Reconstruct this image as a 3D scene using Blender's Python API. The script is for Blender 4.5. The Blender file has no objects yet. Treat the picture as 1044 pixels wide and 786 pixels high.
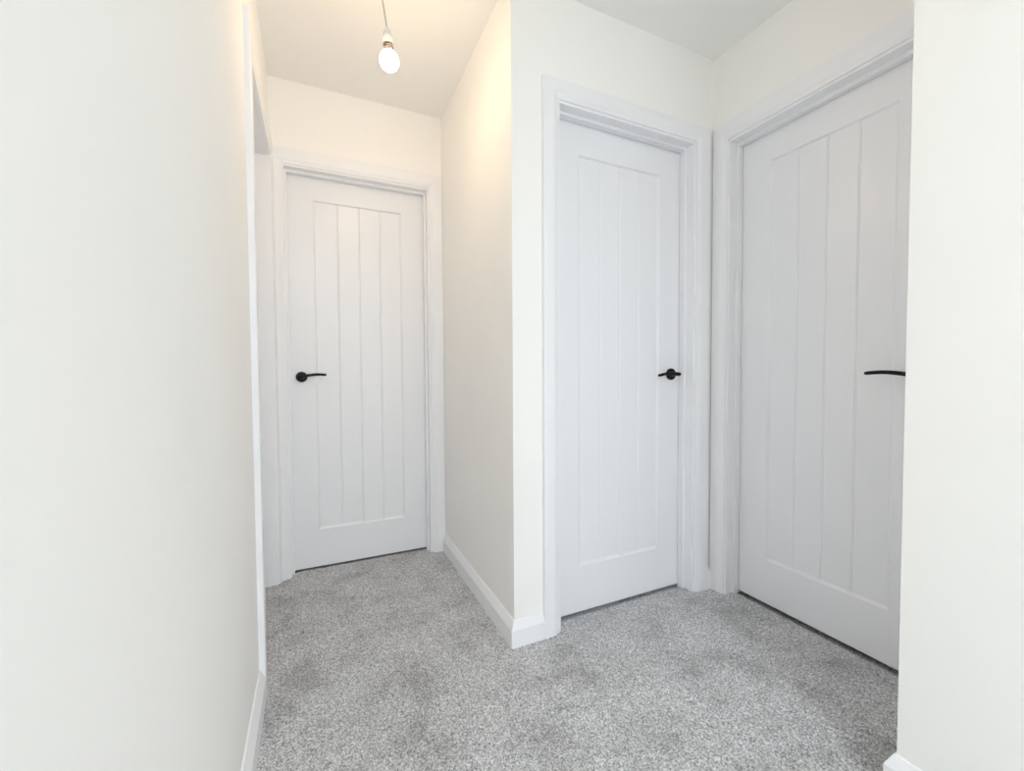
import bpy, bmesh, math, random
import numpy as np
from mathutils import Vector, Matrix

C = bpy.context.scene.collection
rnd = random.Random(4)

DAY, BULB = 57, 92
# ------------------------------------------------------------------ layout (metres)
XL, XC, XCF, XR = -0.168, 0.6575, 0.668, 1.6740   # left wall, corridor wall near / far, alcove wall
Y1, Y2 = 2.348, 1.404                             # far wall, middle wall
XN, YN = 1.2460, 0.5125            # right wall and the end of it
YB = -2.9
H = 2.412

# ------------------------------------------------------------------ helpers
def link(o, parent=None):
    C.objects.link(o)
    if parent is not None:
        o.parent = parent
    return o

def empty(name, loc=(0, 0, 0), parent=None):
    o = bpy.data.objects.new(name, None)
    o.empty_display_size = 0.05
    o.location = loc
    return link(o, parent)

def mesh_obj(name, verts, faces, mat, parent=None, smooth=False, recalc=True):
    me = bpy.data.meshes.new(name)
    off = Vector((0, 0, 0))
    if parent is not None:
        off = WORLD.get(parent.name, Vector((0, 0, 0)))
    me.from_pydata([tuple(Vector(v) - off) for v in verts], [], faces)
    if recalc:
        bm = bmesh.new(); bm.from_mesh(me)
        bmesh.ops.recalc_face_normals(bm, faces=bm.faces)
        bm.to_mesh(me); bm.free()
    me.materials.append(mat)
    if smooth:
        me.polygons.foreach_set('use_smooth', [True] * len(me.polygons))
        try:
            me.set_sharp_from_angle(angle=math.radians(smooth if smooth is not True else 40))
        except Exception:
            pass
    o = bpy.data.objects.new(name, me)
    link(o, parent)
    WORLD[o.name] = off.copy()
    return o

WORLD = {}     # world position of every object's origin (all have no rotation)

def thing(name, loc):
    o = empty(name, loc)
    WORLD[o.name] = Vector(loc)
    return o

def tag(o, label=None, cat=None, group=None, kind=None):
    if label: o['label'] = label
    if cat: o['category'] = cat
    if group: o['group'] = group
    if kind: o['kind'] = kind
    return o

class Geo:
    def __init__(s): s.v = []; s.f = []
    def add(s, vs, fs):
        n = len(s.v); s.v += [Vector(v) for v in vs]; s.f += [tuple(i + n for i in f) for f in fs]
    def prism(s, poly, z0, z1):
        n = len(poly)
        vs = [(p[0], p[1], z0) for p in poly] + [(p[0], p[1], z1) for p in poly]
        fs = [tuple(range(n))[::-1], tuple(range(n, 2 * n))]
        fs += [(i, (i + 1) % n, n + (i + 1) % n, n + i) for i in range(n)]
        s.add(vs, fs)
    def box(s, a, b, fn=None):
        (x0, y0, z0), (x1, y1, z1) = a, b
        vs = [(x0, y0, z0), (x1, y0, z0), (x1, y1, z0), (x0, y1, z0), (x0, y0, z1), (x1, y0, z1), (x1, y1, z1), (x0, y1, z1)]
        if fn: vs = [fn(*v) for v in vs]
        s.add(vs, [(0, 3, 2, 1), (4, 5, 6, 7), (0, 1, 5, 4), (1, 2, 6, 5), (2, 3, 7, 6), (3, 0, 4, 7)])
    def rings(s, rings, closed=True, caps=True):
        n = len(rings[0]); b = len(s.v)
        for r in rings: s.v += [Vector(p) for p in r]
        for i in range(len(rings) - 1):
            for j in range(n if closed else n - 1):
                k = (j + 1) % n
                s.f.append((b + i * n + j, b + i * n + k, b + (i + 1) * n + k, b + (i + 1) * n + j))
        if caps and closed:
            s.f.append(tuple(b + j for j in range(n))[::-1])
            s.f.append(tuple(b + (len(rings) - 1) * n + j for j in range(n)))
    def lathe(s, prof, origin, axis, n=40):
        axis = Vector(axis).normalized()
        a = axis.orthogonal().normalized(); c = axis.cross(a)
        R = []
        for r, h in prof:
            r = max(r, 1e-5)
            R.append([Vector(origin) + axis * h + (a * math.cos(t) + c * math.sin(t)) * r
                      for t in [2 * math.pi * i / n for i in range(n)]])
        s.rings(R)
    def tube(s, pts, rad, n=12, up=(0, 0, 1), flat=None):
        pts = [Vector(p) for p in pts]; R = []
        for i, p in enumerate(pts):
            t = (pts[min(i + 1, len(pts) - 1)] - pts[max(i - 1, 0)]).normalized()
            u = Vector(up); u = (u - t * u.dot(t)).normalized(); w = t.cross(u)
            r = rad[i] if isinstance(rad, (list, tuple)) else rad
            ru, rw = r if isinstance(r, tuple) else (r, r)
            R.append([p + u * math.cos(a) * ru + w * math.sin(a) * rw for a in [2 * math.pi * j / n for j in range(n)]])
        s.rings(R)
    def build(s, name, mat, parent=None, smooth=False, recalc=True):
        return mesh_obj(name, s.v, s.f, mat, parent, smooth, recalc)

# ------------------------------------------------------------------ materials
def new_mat(name, col, rough=0.5, spec=0.5, metal=0.0):
    m = bpy.data.materials.new(name); m.use_nodes = True
    nt = m.node_tree; b = nt.nodes['Principled BSDF']
    b.inputs['Base Color'].default_value = (*col, 1)
    b.inputs['Roughness'].default_value = rough
    b.inputs['Specular IOR Level'].default_value = spec
    b.inputs['Metallic'].default_value = metal
    return m, nt, b

def noise(nt, scale, detail=3, rough=0.55, dim='3D'):
    tc = nt.nodes.new('ShaderNodeTexCoord')
    n = nt.nodes.new('ShaderNodeTexNoise'); n.noise_dimensions = dim
    n.inputs['Scale'].default_value = scale; n.inputs['Detail'].default_value = detail
    n.inputs['Roughness'].default_value = rough
    nt.links.new(tc.outputs['Object'], n.inputs['Vector'])
    return n

def ramp(nt, src, stops):
    r = nt.nodes.new('ShaderNodeValToRGB')
    els = r.color_ramp.elements
    while len(els) < len(stops): els.new(0.5)
    for e, (p, c) in zip(els, stops):
        e.position = p; e.color = (*c, 1)
    nt.links.new(src, r.inputs['Fac'])
    return r

def bump(nt, b, src, strength, dist):
    k = nt.nodes.new('ShaderNodeBump')
    k.inputs['Strength'].default_value = strength; k.inputs['Distance'].default_value = dist
    nt.links.new(src, k.inputs['Height']); nt.links.new(k.outputs['Normal'], b.inputs['Normal'])

def paint(name, col, rough, var, bscale, bstr, spec=0.4):
    m, nt, b = new_mat(name, col, rough, spec)
    n = noise(nt, 2.2, 4)
    lo = tuple(c * (1 - var) for c in col); hi = tuple(min(1, c * (1 + var)) for c in col)
    r = ramp(nt, n.outputs['Fac'], [(0.3, lo), (0.7, hi)])
    nt.links.new(r.outputs['Color'], b.inputs['Base Color'])
    if bstr:
        n2 = noise(nt, bscale, 3)
        bump(nt, b, n2.outputs['Fac'], bstr, 0.001)
    return m

M_WALL = paint('matt white emulsion', (0.925, 0.915, 0.892), 0.85, 0.012, 90, 0.12, 0.2)
M_CEIL = paint('ceiling white emulsion', (0.91, 0.905, 0.89), 0.9, 0.01, 60, 0.1, 0.15)
M_TRIM = paint('white satin woodwork paint', (0.88, 0.884, 0.905), 0.38, 0.004, 40, 0, 0.45)
M_DOOR = paint('white primed door paint', (0.862, 0.868, 0.892), 0.30, 0.004, 35, 0, 0.45)
M_BLACK, nt_, b_ = new_mat('matt black metal', (0.005, 0.005, 0.006), 0.42, 0.25)
n_ = noise(nt_, 300, 2); bump(nt_, b_, n_.outputs['Fac'], 0.08, 0.0005)
M_PLASTIC, nt_, b_ = new_mat('white bakelite', (0.78, 0.77, 0.75), 0.35, 0.5)
n_ = noise(nt_, 80, 2); bump(nt_, b_, n_.outputs['Fac'], 0.03, 0.0005)
M_CORD, nt_, b_ = new_mat('grey white flex', (0.52, 0.49, 0.46), 0.5, 0.4)
n_ = noise(nt_, 200, 2); bump(nt_, b_, n_.outputs['Fac'], 0.05, 0.0005)
M_BRASS, nt_, b_ = new_mat('dull bulb cap metal', (0.28, 0.22, 0.16), 0.45, 0.5, 0.8)
n_ = noise(nt_, 200, 2); bump(nt_, b_, n_.outputs['Fac'], 0.05, 0.0005)

M_BULB = bpy.data.materials.new('lit pearl bulb glass'); M_BULB.use_nodes = True
nt_ = M_BULB.node_tree; nt_.nodes.clear()
e_ = nt_.nodes.new('ShaderNodeEmission'); o_ = nt_.nodes.new('ShaderNodeOutputMaterial')
e_.inputs['Color'].default_value = (1.0, 0.71, 0.41, 1); e_.inputs['Strength'].default_value = BULB

nt_.links.new(e_.outputs[0], o_.inputs['Surface'])

M_GLASS = bpy.data.materials.new('added window pane'); M_GLASS.use_nodes = True
nt_ = M_GLASS.node_tree; nt_.nodes.clear()
t_ = nt_.nodes.new('ShaderNodeBsdfTransparent'); g_ = nt_.nodes.new('ShaderNodeBsdfGlossy')
g_.inputs['Roughness'].default_value = 0.02
x_ = nt_.nodes.new('ShaderNodeMixShader'); x_.inputs[0].default_value = 0.05
o_ = nt_.nodes.new('ShaderNodeOutputMaterial')
nt_.links.new(t_.outputs[0], x_.inputs[1]); nt_.links.new(g_.outputs[0], x_.inputs[2]); nt_.links.new(x_.outputs[0], o_.inputs['Surface'])

# carpet: salt-and-pepper twist pile with broad brushed patches
M_CARPET, nt_, b_ = new_mat('grey twist pile carpet', (0.4, 0.4, 0.4), 0.95, 0.1)
n1 = noise(nt_, 200, 2, 0.7)
r1 = ramp(nt_, n1.outputs['Fac'], [(0.31, (0.185, 0.184, 0.187)), (0.5, (0.53, 0.53, 0.538)), (0.69, (0.93, 0.93, 0.94))])
n2 = noise(nt_, 5.5, 5, 0.6)
r2 = ramp(nt_, n2.outputs['Fac'], [(0.36, (0.75, 0.74, 0.735)), (0.47, (0.92, 0.92, 0.92)), (0.60, (1.0, 1.0, 1.0))])
mx = nt_.nodes.new('ShaderNodeMix'); mx.data_type = 'RGBA'; mx.blend_type = 'MULTIPLY'
mx.inputs['Factor'].default_value = 1.0
nt_.links.new(r1.outputs['Color'], mx.inputs['A']); nt_.links.new(r2.outputs['Color'], mx.inputs['B'])
nt_.links.new(mx.outputs['Result'], b_.inputs['Base Color'])
b_.inputs['Sheen Weight'].default_value = 0.1
bump(nt_, b_, n1.outputs['Fac'], 0.5, 0.004)

# ------------------------------------------------------------------ shell: walls
def wall(name, a, b, bb, ab, label, openings=()):
    """a-b is the visible face line (plan), ab-bb the back line; openings = (distance from a, to, head height)."""
    a, b, bb, ab = [Vector((*p, 0)) for p in (a, b, bb, ab)]
    L = (b - a).length
    g = Geo()
    def P(s, back):
        if s <= 0: return ab if back else a
        if s >= L: return bb if back else b
        p = a + (b - a) * (s / L)
        if not back: return p
        n = (b - a).normalized(); q = ab + n * (p - ab).dot(n)
        return q
    def piece(s0, s1, z0, z1):
        g.prism([P(s0, 0), P(s1, 0), P(s1, 1), P(s0, 1)], z0, z1)
    s = 0
    for o0, o1, hh in sorted(openings):
        piece(s, o0, -0.1, H); piece(o0, o1, hh, H); s = o1
    piece(s, L, -0.1, H)
    o = g.build(name, M_WALL)
    return tag(o, label, 'wall', kind='structure')

T = 0.12
LIN = 0.025            # lining board thickness
# clear widths between the door stops, local u from the left edge seen from the hall
D1 = dict(x0=-0.1005, w=0.6750); D2 = dict(x0=0.8680, w=0.6745); D3 = dict(y0=1.3065, w=0.676); D4 = dict(y0=1.590, w=0.6975)
ST = 0.010             # stop thickness
m = ST + LIN
wall('wall_far', (XL, Y1), (XCF, Y1), (XCF, Y1 + T), (XL, Y1 + T), 'white plastered end wall above the far hallway door',
     [(D1['x0'] - m - XL, D1['x0'] + D1['w'] + m - XL, 2.020 + LIN)])
wall('wall_corridor', (XCF, Y1), (XC, Y2), (XC + 0.1, Y2 + T), (XCF + 0.1, Y1 + T), 'white wall on the right of the narrow passage, warmed by the bulb')
wall('wall_middle', (XC, Y2), (XR, Y2), (XR + T, Y2 + T), (XC + 0.1, Y2 + T), 'white plastered wall around the middle door, right of the outer corner',
     [(D2['x0'] - m - XC, D2['x0'] + D2['w'] + m - XC, 2.020 + LIN)])
wall('wall_alcove', (XR, Y2), (XR, YN), (XR + T, YN - 0.1), (XR + T, Y2 + T), 'white plastered wall around the right-hand door of the alcove',
     [(Y2 - D3['y0'] - m, Y2 - D3['y0'] + D3['w'] + m, 2.020 + LIN)])
wall('wall_return', (XR, YN), (XN, YN), (XN + 0.1, YN - 0.1), (XR + T, YN - 0.1), 'short white wall closing the alcove behind the right-hand corner')
wall('wall_right', (XN, YN), (XN, YB), (XN + 0.1, YB - 0.1), (XN + 0.1, YN - 0.1), 'bright white wall closest to the viewer on the right')
wall('wall_left', (XL, YB), (XL, Y1), (XL - 0.15, Y1 + T), (XL - 0.15, YB - 0.1), 'large cream-white wall closest to the viewer on the left',
     [(D4['y0'] - m - YB, D4['y0'] + D4['w'] + m - YB, 2.022 + LIN)])

g = Geo(); g.box((XL, YB - 0.1, -0.1), (XN, YB, H))
tag(g.build('wall_back', M_WALL), 'plain white wall behind the viewer', 'wall', kind='structure')

# ------------------------------------------------------------------ ceiling, with an unseen roof window added behind the viewer to light the hall
WX0, WX1, WY0, WY1 = -0.11, 0.43, -2.45, -1.60
g = Geo()
CT = 0.06
g.box((XL - 0.15, YB - 0.1, H), (XN + 0.1, WY0, H + CT)); g.box((XL - 0.15, WY0, H), (WX0, WY1, H + CT)); g.box((WX1, WY0, H), (XN + 0.1, WY1, H + CT))
g.prism([(XL - 0.15, WY1), (XN + 0.1, WY1), (XN + 0.1, YN - 0.1), (XR + T, YN - 0.1), (XR + T, Y2 + T), (XCF + 0.1, Y2 + T), (XCF + 0.1, Y1 + T), (XL - 0.15, Y1 + T)], H, H + CT)
tag(g.build('ceiling', M_CEIL), 'plain white ceiling over the hallway', 'ceiling', kind='structure')
win = thing('added_window_1', ((WX0 + WX1) / 2, (WY0 + WY1) / 2, H))
tag(win, 'added white framed roof window, unseen behind the viewer', 'window', kind='structure')
g = Geo()
f = 0.03; z0, z1 = H - 0.004, H + 0.062
g.box((WX0, WY0, z0), (WX0 + f, WY1, z1)); g.box((WX1 - f, WY0, z0), (WX1, WY1, z1))
g.box((WX0 + f, WY0, z0), (WX1 - f, WY0 + f, z1)); g.box((WX0 + f, WY1 - f, z0), (WX1 - f, WY1, z1))
g.build('added_window_frame', M_TRIM, win)
g = Geo(); g.box((WX0 + f, WY0 + f, H + 0.012), (WX1 - f, WY1 - f, H + 0.018)); g.build('added_window_pane', M_GLASS, win)

# ------------------------------------------------------------------ carpeted floor: a fine grid, each vertex a tuft
def carpet():
    sx = 0.0052
    xs = np.arange(XL - 0.16, XR + 0.16, sx); ys = np.arange(YB - 0.1, Y1 + 0.16, sx)
    nx, ny = len(xs), len(ys)
    X, Y = np.meshgrid(xs, ys)
    rs = np.random.RandomState(7)
    Z = rs.uniform(-0.0050, 0.0000, X.shape)
    # the pile is trimmed low under the doors
    under = ((Y > Y1 + 0.058) | ((Y > Y2 + 0.062) & (X > XC + 0.1)) | (X > XR + 0.061))
    Z = Z - 0.014 * under
    X = X + rs.uniform(-0.0016, 0.0016, X.shape); Y = Y + rs.uniform(-0.0016, 0.0016, Y.shape)
    v = np.stack([X, Y, Z], -1).reshape(-1, 3)
    i = np.arange((ny - 1) * nx).reshape(ny - 1, nx)[:, :-1].ravel()
    fc = np.stack([i, i + 1, i + nx + 1, i + nx], -1)
    me = bpy.data.meshes.new('floor')
    me.vertices.add(len(v)); me.vertices.foreach_set('co', v.ravel())
    me.loops.add(fc.size); me.loops.foreach_set('vertex_index', fc.ravel().astype(np.int32))
    me.polygons.add(len(fc))
    me.polygons.foreach_set('loop_start', (np.arange(len(fc)) * 4).astype(np.int32))
    me.update(calc_edges=True); me.validate()
    me.materials.append(M_CARPET)
    o = bpy.data.objects.new('floor', me); C.objects.link(o)
    tag(o, 'speckled grey twist-pile carpet covering the hallway floor', 'carpet', kind='structure')
carpet()

# ------------------------------------------------------------------ skirting boards
SK = [(0.018, -0.008), (0.018, 0.0625), (0.0168, 0.0650), (0.0065, 0.0870), (0.0050, 0.0910), (0.0030, 0.0925), (0.0, 0.0930)]
def skirting(name, path, label, cap0=None, cap1=None):
    """path: plan points with the room on the LEFT of travel; profile stands off to that side, mitred at bends."""
    P = [Vector((*p, 0)) for p in path]
    g = Geo(); R = []
    for i, p in enumerate(P):
        d0 = (P[i] - P[i - 1]).normalized() if i > 0 else None
        d1 = (P[i + 1] - P[i]).normalized() if i < len(P) - 1 else None
        n0 = Vector((-d0.y, d0.x, 0)) if d0 else None
        n1 = Vector((-d1.y, d1.x, 0)) if d1 else None
        if n0 is None: mt = n1
        elif n1 is None: mt = n0
        else:
            mt = (n0 + n1).normalized(); mt = mt / mt.dot(n0)
        ring = [p + mt * t + Vector((0, 0, z)) for t, z in SK] + [p + Vector((0, 0, -0.004))]
        R.append(ring)
    g.rings(R)
    o = g.build(name, M_TRIM)
    return tag(o, label, 'skirting board', kind='structure')

skirting('baseboard_corridor', [(0.7785, Y2), (XC, Y2), (XCF, Y1 - 0.016)],
         'white skirting board wrapping the outer corner left of the middle door')
skirting('baseboard_alcove', [(XR - 0.002, Y2), (1.6375, Y2)], 'tiny white skirting piece in the corner between middle and right doors')
skirting('baseboard_left', [(XL, 1.500), (XL, YB)], 'cream skirting board along the left wall')
skirting('baseboard_right', [(XN, YB), (XN, YN), (XR, YN)], 'white skirting board along the right-hand wall')
skirting('baseboard_back', [(XL, YB), (XN, YB)], 'white skirting board along the wall behind the viewer')

# ------------------------------------------------------------------ door frames, doors and handles
def frame_and_door(n, O, U, D, w, arch, zc=2.000, zl=None, stop=(0.036, 0.065), depth=0.12, hand='left', hu=0.05, tilt=0.0, ln=0.124, pan=(0.117, 0.558), zb=0.010, hz=0.990, rev=0.010, label_t='', label_d=''):
    """O = plan point on the wall face at the left stop edge, U = along the wall (right), D = into the wall."""
    O = Vector((*O, 0)); U = Vector((*U, 0)); D = Vector((*D, 0)); Zv = Vector((0, 0, 1))
    F = lambda u, d, z: O + U * u + D * d + Zv * z
    base = F(w / 2, 0, 0)
    # --- frame
    fr = thing('trim_%d' % n, base)
    tag(fr, label_t, 'door frame', kind='structure')
    li0, li1, lz = -ST, w + ST, (zl or zc + 0.010)
    g = Geo()
    g.box((li0 - LIN, 0, -0.01), (li0, depth, lz), F); g.box((li1, 0, -0.01), (li1 + LIN, depth, lz), F)
    g.box((li0 - LIN, 0, lz), (li1 + LIN, depth, lz + LIN), F)
    g.build('lining', M_TRIM, fr)
    g = Geo()
    e = 0.0015
    def stopbar(a, b):
        g.box(a, b, F)
    stopbar((li0, stop[0], -0.01), (0, stop[1], zc)); stopbar((w, stop[0], -0.01), (li1, stop[1], zc))
    stopbar((li0, stop[0], zc), (li1, stop[1], lz))
    g.build('door_stop', M_TRIM, fr)
    # --- architrave: profile (across, proud of wall) swept up, over and down with mitres
    wl, wr, wt = arch
    prof = [(0.0, 0.0), (0.0, 0.0060), (0.0015, 0.0072), (0.0060, 0.0085), (0.0110, 0.0108), (0.0170, 0.0140), (0.0220, 0.0162), (0.0265, 0.0175), (0.0299, 0.0180),
            (0.90, 0.0180), (0.965, 0.0175), (1.0, 0.0155), (1.0, 0.0)]
    def pt(side, a, t):
        wd = {'l': wl, 'r': wr, 't': wt}[side]
        return (a if a < 0.03 else a * wd), t
    R = []
    ib, it_ = li0 - rev, lz + rev
    ir = li1 + rev
    for k in range(4):
        ring = []
        for a, t in prof:
            al = pt('l', a, t)[0]; ar = pt('r', a, t)[0]; at = pt('t', a, t)[0]
            if k == 0: p = F(ib - al, -t, -0.006)
            elif k == 1: p = F(ib - al, -t, it_ + at)
            elif k == 2: p = F(ir + ar, -t, it_ + at)
            else: p = F(ir + ar, -t, -0.006)
            ring.append(p)
        R.append(ring)
    g = Geo(); g.rings(R)
    g.build('architrave', M_TRIM, fr, smooth=30)
    if not label_d: return
    # --- door leaf
    x0, x1, z0, z1 = -0.007, w + 0.007, zb, zc + 0.006
    d0, d1 = stop[1] + 0.0035, stop[1] + 0.0385
    pw0, pw1 = pan
    pz0, pz1 = 0.1960, 1.8860
    ch = 0.010; rec = 0.0085
    us = [x0 + 0.0015, pw0, pw0 + ch]
    gw, gd = 0.0055, 0.0045
    iw = (pw1 - ch) - (pw0 + ch)
    for k in range(1, 4):
        c = pw0 + ch + iw * k / 4
        us += [c - gw, c, c + gw]
    us += [pw1 - ch, pw1, x1 - 0.0015]
    zs = [z0 + 0.0015, pz0, pz0 + ch, pz1 - ch * 0.6, pz1, z1 - 0.0015]
    def dep(i, j):
        if i < 2 or i > len(us) - 3 or j < 2 or j > 3: return 0.0
        return rec + (gd if (i - 3) % 3 == 1 and 3 <= i <= len(us) - 4 else 0.0)
    vs = []; fs = []
    nu = len(us)
    for j, z in enumerate(zs):
        for i, u in enumerate(us):
            vs.append(F(u, d0 + dep(i, j), z))
    for j in range(len(zs) - 1):
        for i in range(nu - 1):
            q = (j * nu + i, j * nu + i + 1, (j + 1) * nu + i + 1, (j + 1) * nu + i)
            if (i == 1 and j == 1) or (i == nu - 3 and j == 3):
                fs += [(q[0], q[1], q[2]), (q[0], q[2], q[3])]
            elif (i == nu - 3 and j == 1) or (i == 1 and j == 3):
                fs += [(q[0], q[1], q[3]), (q[1], q[2], q[3])]
            else: fs.append(q)
    # eased edges, sides and back
    nf = len(vs)
    def loop(o_, d):
        return [F(x0 - o_ + 0.0, d, z0 - o_), F(x1 + o_, d, z0 - o_), F(x1 + o_, d, z1 + o_), F(x0 - o_, d, z1 + o_)]
    vs += loop(0, d0 + 0.0015) + loop(0, d1)
    bot = [i for i in range(nu)]; top = [(len(zs) - 1) * nu + i for i in range(nu)]
    lef = [j * nu for j in range(len(zs))]; rig = [j * nu + nu - 1 for j in range(len(zs))]
    a = nf
    fs.append(tuple(bot[::-1]) + (a, a + 1)); fs.append(tuple(top) + (a + 2, a + 3))
    fs.append(tuple(lef) + (a + 3, a)); fs.append(tuple(rig[::-1]) + (a + 1, a + 2))
    for i in range(4):
        k = (i + 1) % 4
        fs.append((a + i, a + k, a + 4 + k, a + 4 + i))
    fs.append((a + 4, a + 5, a + 6, a + 7))
    dr = thing('door_%d' % n, F(w / 2, d0, 0))
    tag(dr, label_d, 'door', kind='structure')
    mesh_obj('door_leaf', vs, fs, M_DOOR, dr)
    # --- lever handle on a round rose, hand = edge of the leaf it sits at
    sg = 1 if hand == 'left' else -1
    handle = empty('door_handle', (0, 0, 0), dr)
    handle['label'] = 'matt black lever handle on a round rose'
    WORLD[handle.name] = F(hu, d0, hz); handle.location = WORLD[handle.name] - WORLD[dr.name]
    g = Geo()
    g.lathe([(0.0, 0.0), (0.0262, 0.0), (0.0265, 0.0015), (0.0265, 0.0075), (0.0255, 0.0092), (0.0235, 0.0098), (0.0, 0.0098)], F(hu, d0, hz), -D, 48)
    ro = g.build('rose', M_BLACK, handle, smooth=35)
    g = Geo()
    g.lathe([(0.0, 0.0), (0.0115, 0.0), (0.0112, 0.004), (0.0085, 0.010), (0.0080, 0.036), (0.0082, 0.044)], F(hu, d0 - 0.009, hz), -D, 28)
    nk = g.build('neck', M_BLACK, handle, smooth=35)
    g = Geo(); pts = []; rad = []
    NS = 22
    for i in range(NS + 1):
        s = i / NS
        L = -0.010 + ln * s
        # gentle bow: rises from the neck and levels off, swinging a little towards the leaf
        z = hz - 0.001 + 0.0095 * math.sin(math.pi * 0.5 * min(1.0, s / 0.62)) - 0.0045 * max(0, (s - 0.62) / 0.38) ** 1.6 + tilt * L
        u = hu + sg * L
        d = d0 - 0.052 + 0.008 * s * s
        pts.append(F(u, d, z))
        r = 0.0074 - 0.0014 * s
        if i == 0: r *= 0.6
        if i == NS: r *= 0.75
        rad.append((r, r * 0.9))
    g.tube(pts, rad, 14)
    g.build('lever', M_BLACK, handle, smooth=50)

frame_and_door(1, (D1['x0'], Y1), (1, 0), (0, 1), D1['w'], (0.0435, 0.0720, 0.072), zc=1.996, zl=2.0075, stop=(0.036, 0.065), hand='left', hu=0.0485, tilt=0.05, pan=(0.114, 0.5577), zb=0.002,
               label_t='white door frame and architrave at the far end of the passage',
               label_d='white grooved panel door at the far end of the passage')
frame_and_door(2, (D2['x0'], Y2), (1, 0), (0, 1), D2['w'], (0.0690, 0.0755, 0.066), zc=2.006, zl=2.0165, stop=(0.040, 0.070), hand='right', hu=D2['w'] - 0.049, tilt=-0.085, pan=(0.1214, 0.5566), zb=0.003, hz=0.995,
               label_t='white door frame and architrave around the middle door',
               label_d='white grooved panel door in the middle, right of the outer corner')
frame_and_door(3, (XR, D3['y0']), (0, -1), (1, 0), D3['w'], (0.0660, 0.0690, 0.076), zc=1.997, zl=2.0120, stop=(0.0435, 0.0675), hand='right', hu=D3["w"] - 0.053, tilt=0.01, ln=0.137, pan=(0.121, 0.5578), zb=0.009, hz=0.9925,
               label_t='white door frame and architrave around the right-hand door',
               label_d='white grooved panel door on the right, partly hidden by the near wall')
frame_and_door(4, (XL, D4['y0']), (0, 1), (-1, 0), D4['w'], (0.068, 0.0350, 0.068), zc=2.010, stop=(0.072, 0.106), depth=0.15, hand='left', rev=0.008,
               label_t='white door frame seen edge-on in the left wall',
               label_d='white door set deep inside the doorway of the left wall')

# ------------------------------------------------------------------ bare bulb on a cord
RX, RY = 0.228, 1.55
pl = thing('pendant_light', (RX, RY, H))
tag(pl, 'lit bare bulb in a white lampholder hanging from the ceiling on a thin cord', 'pendant light')
g = Geo()
g.lathe([(0.0, 0.0), (0.040, 0.0), (0.041, 0.004), (0.039, 0.014), (0.030, 0.022), (0.012, 0.026), (0.007, 0.034), (0.0, 0.034)], (RX, RY, H), (0, 0, -1), 40)
g.build('ceiling_rose', M_PLASTIC, pl, smooth=35)
A = Vector((0.2540, RY, 2.197)); B = Vector((0.2625, RY, 2.045)); ax = (B - A).normalized()
g = Geo(); pts = []
P0, P1_, P2_, P3_ = Vector((RX, RY, H - 0.03)), Vector((RX + 0.004, RY, 2.33)), A - ax * 0.05 + Vector((-0.004, 0, 0)), A + ax * 0.004
for i in range(25):
    t = i / 24
    pts.append(P0 * (1 - t) ** 3 + P1_ * 3 * t * (1 - t) ** 2 + P2_ * 3 * t * t * (1 - t) + P3_ * t ** 3)
g.tube(pts, 0.0026, 10, up=(0, 1, 0))
g.build('cord', M_CORD, pl, smooth=60)
g = Geo()
g.lathe([(0.0, 0.0), (0.0055, 0.0), (0.0090, 0.003), (0.0130, 0.011), (0.0152, 0.021), (0.0156, 0.0265), (0.0143, 0.0272), (0.0143, 0.0290),
         (0.0162, 0.0298), (0.0170, 0.0520), (0.0160, 0.0545), (0.0, 0.0545)], A, ax, 40)
lh = g.build('lamp_holder', M_PLASTIC, pl, smooth=35)
g = Geo()
g.lathe([(0.0, 0.0540), (0.0168, 0.0540), (0.0173, 0.0555), (0.0173, 0.0625), (0.0162, 0.0640), (0.0, 0.0640)], A, ax, 40)
g.build('shade_ring', M_BRASS, lh, smooth=35)
g = Geo()
g.lathe([(0.0, 0.0635), (0.0120, 0.0635), (0.0130, 0.0680), (0.0165, 0.0760), (0.0215, 0.0832), (0.0, 0.0832)], A, ax, 40)
collar = g.build('bulb_collar', M_PLASTIC, pl, smooth=40)
g = Geo(); prof = [(0.0, 0.0830), (0.0215, 0.0830)]
for i in range(15):
    a_ = math.radians(44 + 136 * i / 14)
    prof.append((0.0324 * math.sin(a_), 0.1085 - 0.0330 * math.cos(a_)))
g.lathe(prof, A, ax, 40)
g.build('bulb', M_BULB, pl, smooth=60)

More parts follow.
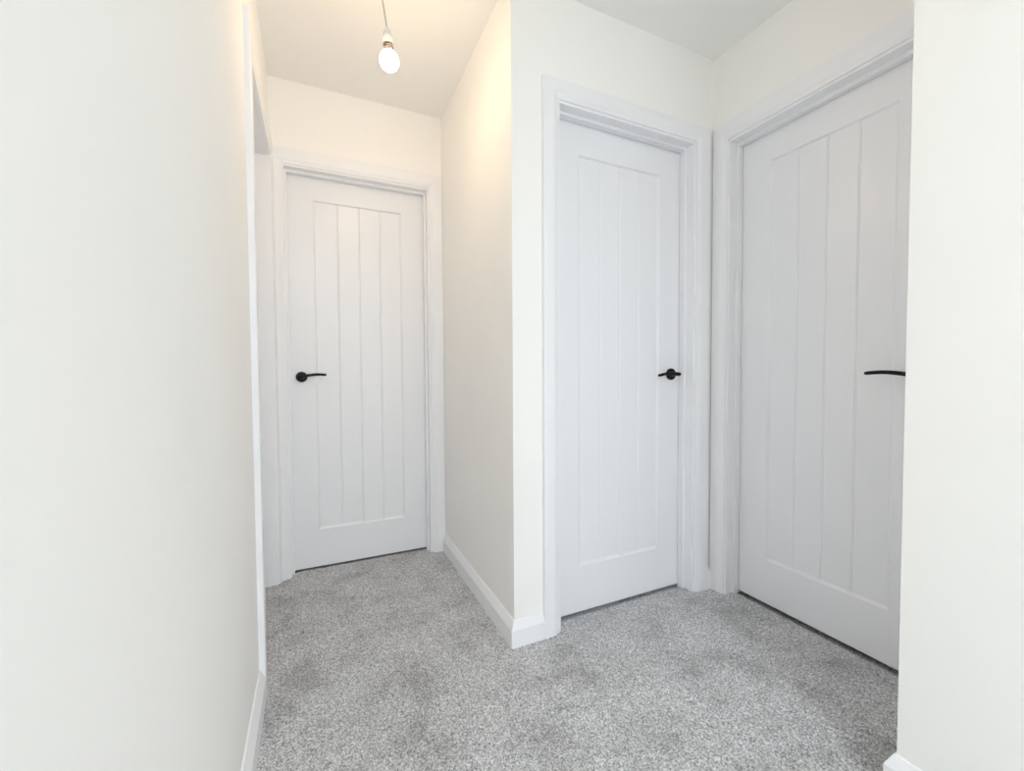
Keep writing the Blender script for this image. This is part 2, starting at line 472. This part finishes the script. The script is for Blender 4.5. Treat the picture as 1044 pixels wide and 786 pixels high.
# ------------------------------------------------------------------ area light for daylight from behind, set in the added roof window
def area(name, loc, rot, sx, sy, power, col):
    l = bpy.data.lights.new(name, 'AREA'); l.shape = 'RECTANGLE'; l.size = sx; l.size_y = sy
    l.energy = power; l.color = col
    o = bpy.data.objects.new(name, l); o.location = loc; o.rotation_euler = rot
    C.objects.link(o)
    return o
area('added_daylight', ((WX0 + WX1) / 2, (WY0 + WY1) / 2, H + 0.026), (0, 0, 0), WX1 - WX0 - 0.062, WY1 - WY0 - 0.062, DAY, (0.82, 0.91, 1.0))

w_ = bpy.data.worlds.new('World'); bpy.context.scene.world = w_; w_.use_nodes = True
w_.node_tree.nodes['Background'].inputs['Color'].default_value = (0.8, 0.9, 1.0, 1)
w_.node_tree.nodes['Background'].inputs['Strength'].default_value = 0.0

# ------------------------------------------------------------------ camera
FPX, YAW, PITCH, ROLL = 435.45, 0.4359, 0.0319, -0.0057
fw = Vector((math.sin(YAW) * math.cos(PITCH), math.cos(YAW) * math.cos(PITCH), -math.sin(PITCH)))
r = Vector((math.cos(YAW), -math.sin(YAW), 0)); u = r.cross(fw)
r2, u2 = r * math.cos(ROLL) + u * math.sin(ROLL), -r * math.sin(ROLL) + u * math.cos(ROLL)
cam = bpy.data.cameras.new('camera'); co = bpy.data.objects.new('camera', cam); C.objects.link(co)
cam.sensor_fit = 'HORIZONTAL'; cam.sensor_width = 36; cam.lens = FPX / 1044 * 36; cam.clip_start = 0.02
mat = Matrix((r2, u2, -fw)).transposed().to_4x4(); mat.translation = Vector((0, 0, 1.0097))
co.matrix_world = mat
sc = bpy.context.scene; sc.camera = co
sc.view_settings.view_transform = 'Standard'; sc.view_settings.look = 'None'
sc.view_settings.gamma = 1.0; sc.view_settings.exposure = 0.0; sc.view_settings.use_curve_mapping = False
sc.cycles.max_bounces = 16; sc.cycles.diffuse_bounces = 14
sc.cycles.use_adaptive_sampling = False
sc.cycles.use_guiding = True; sc.cycles.use_light_tree = False; sc.cycles.sample_clamp_indirect = 1.5
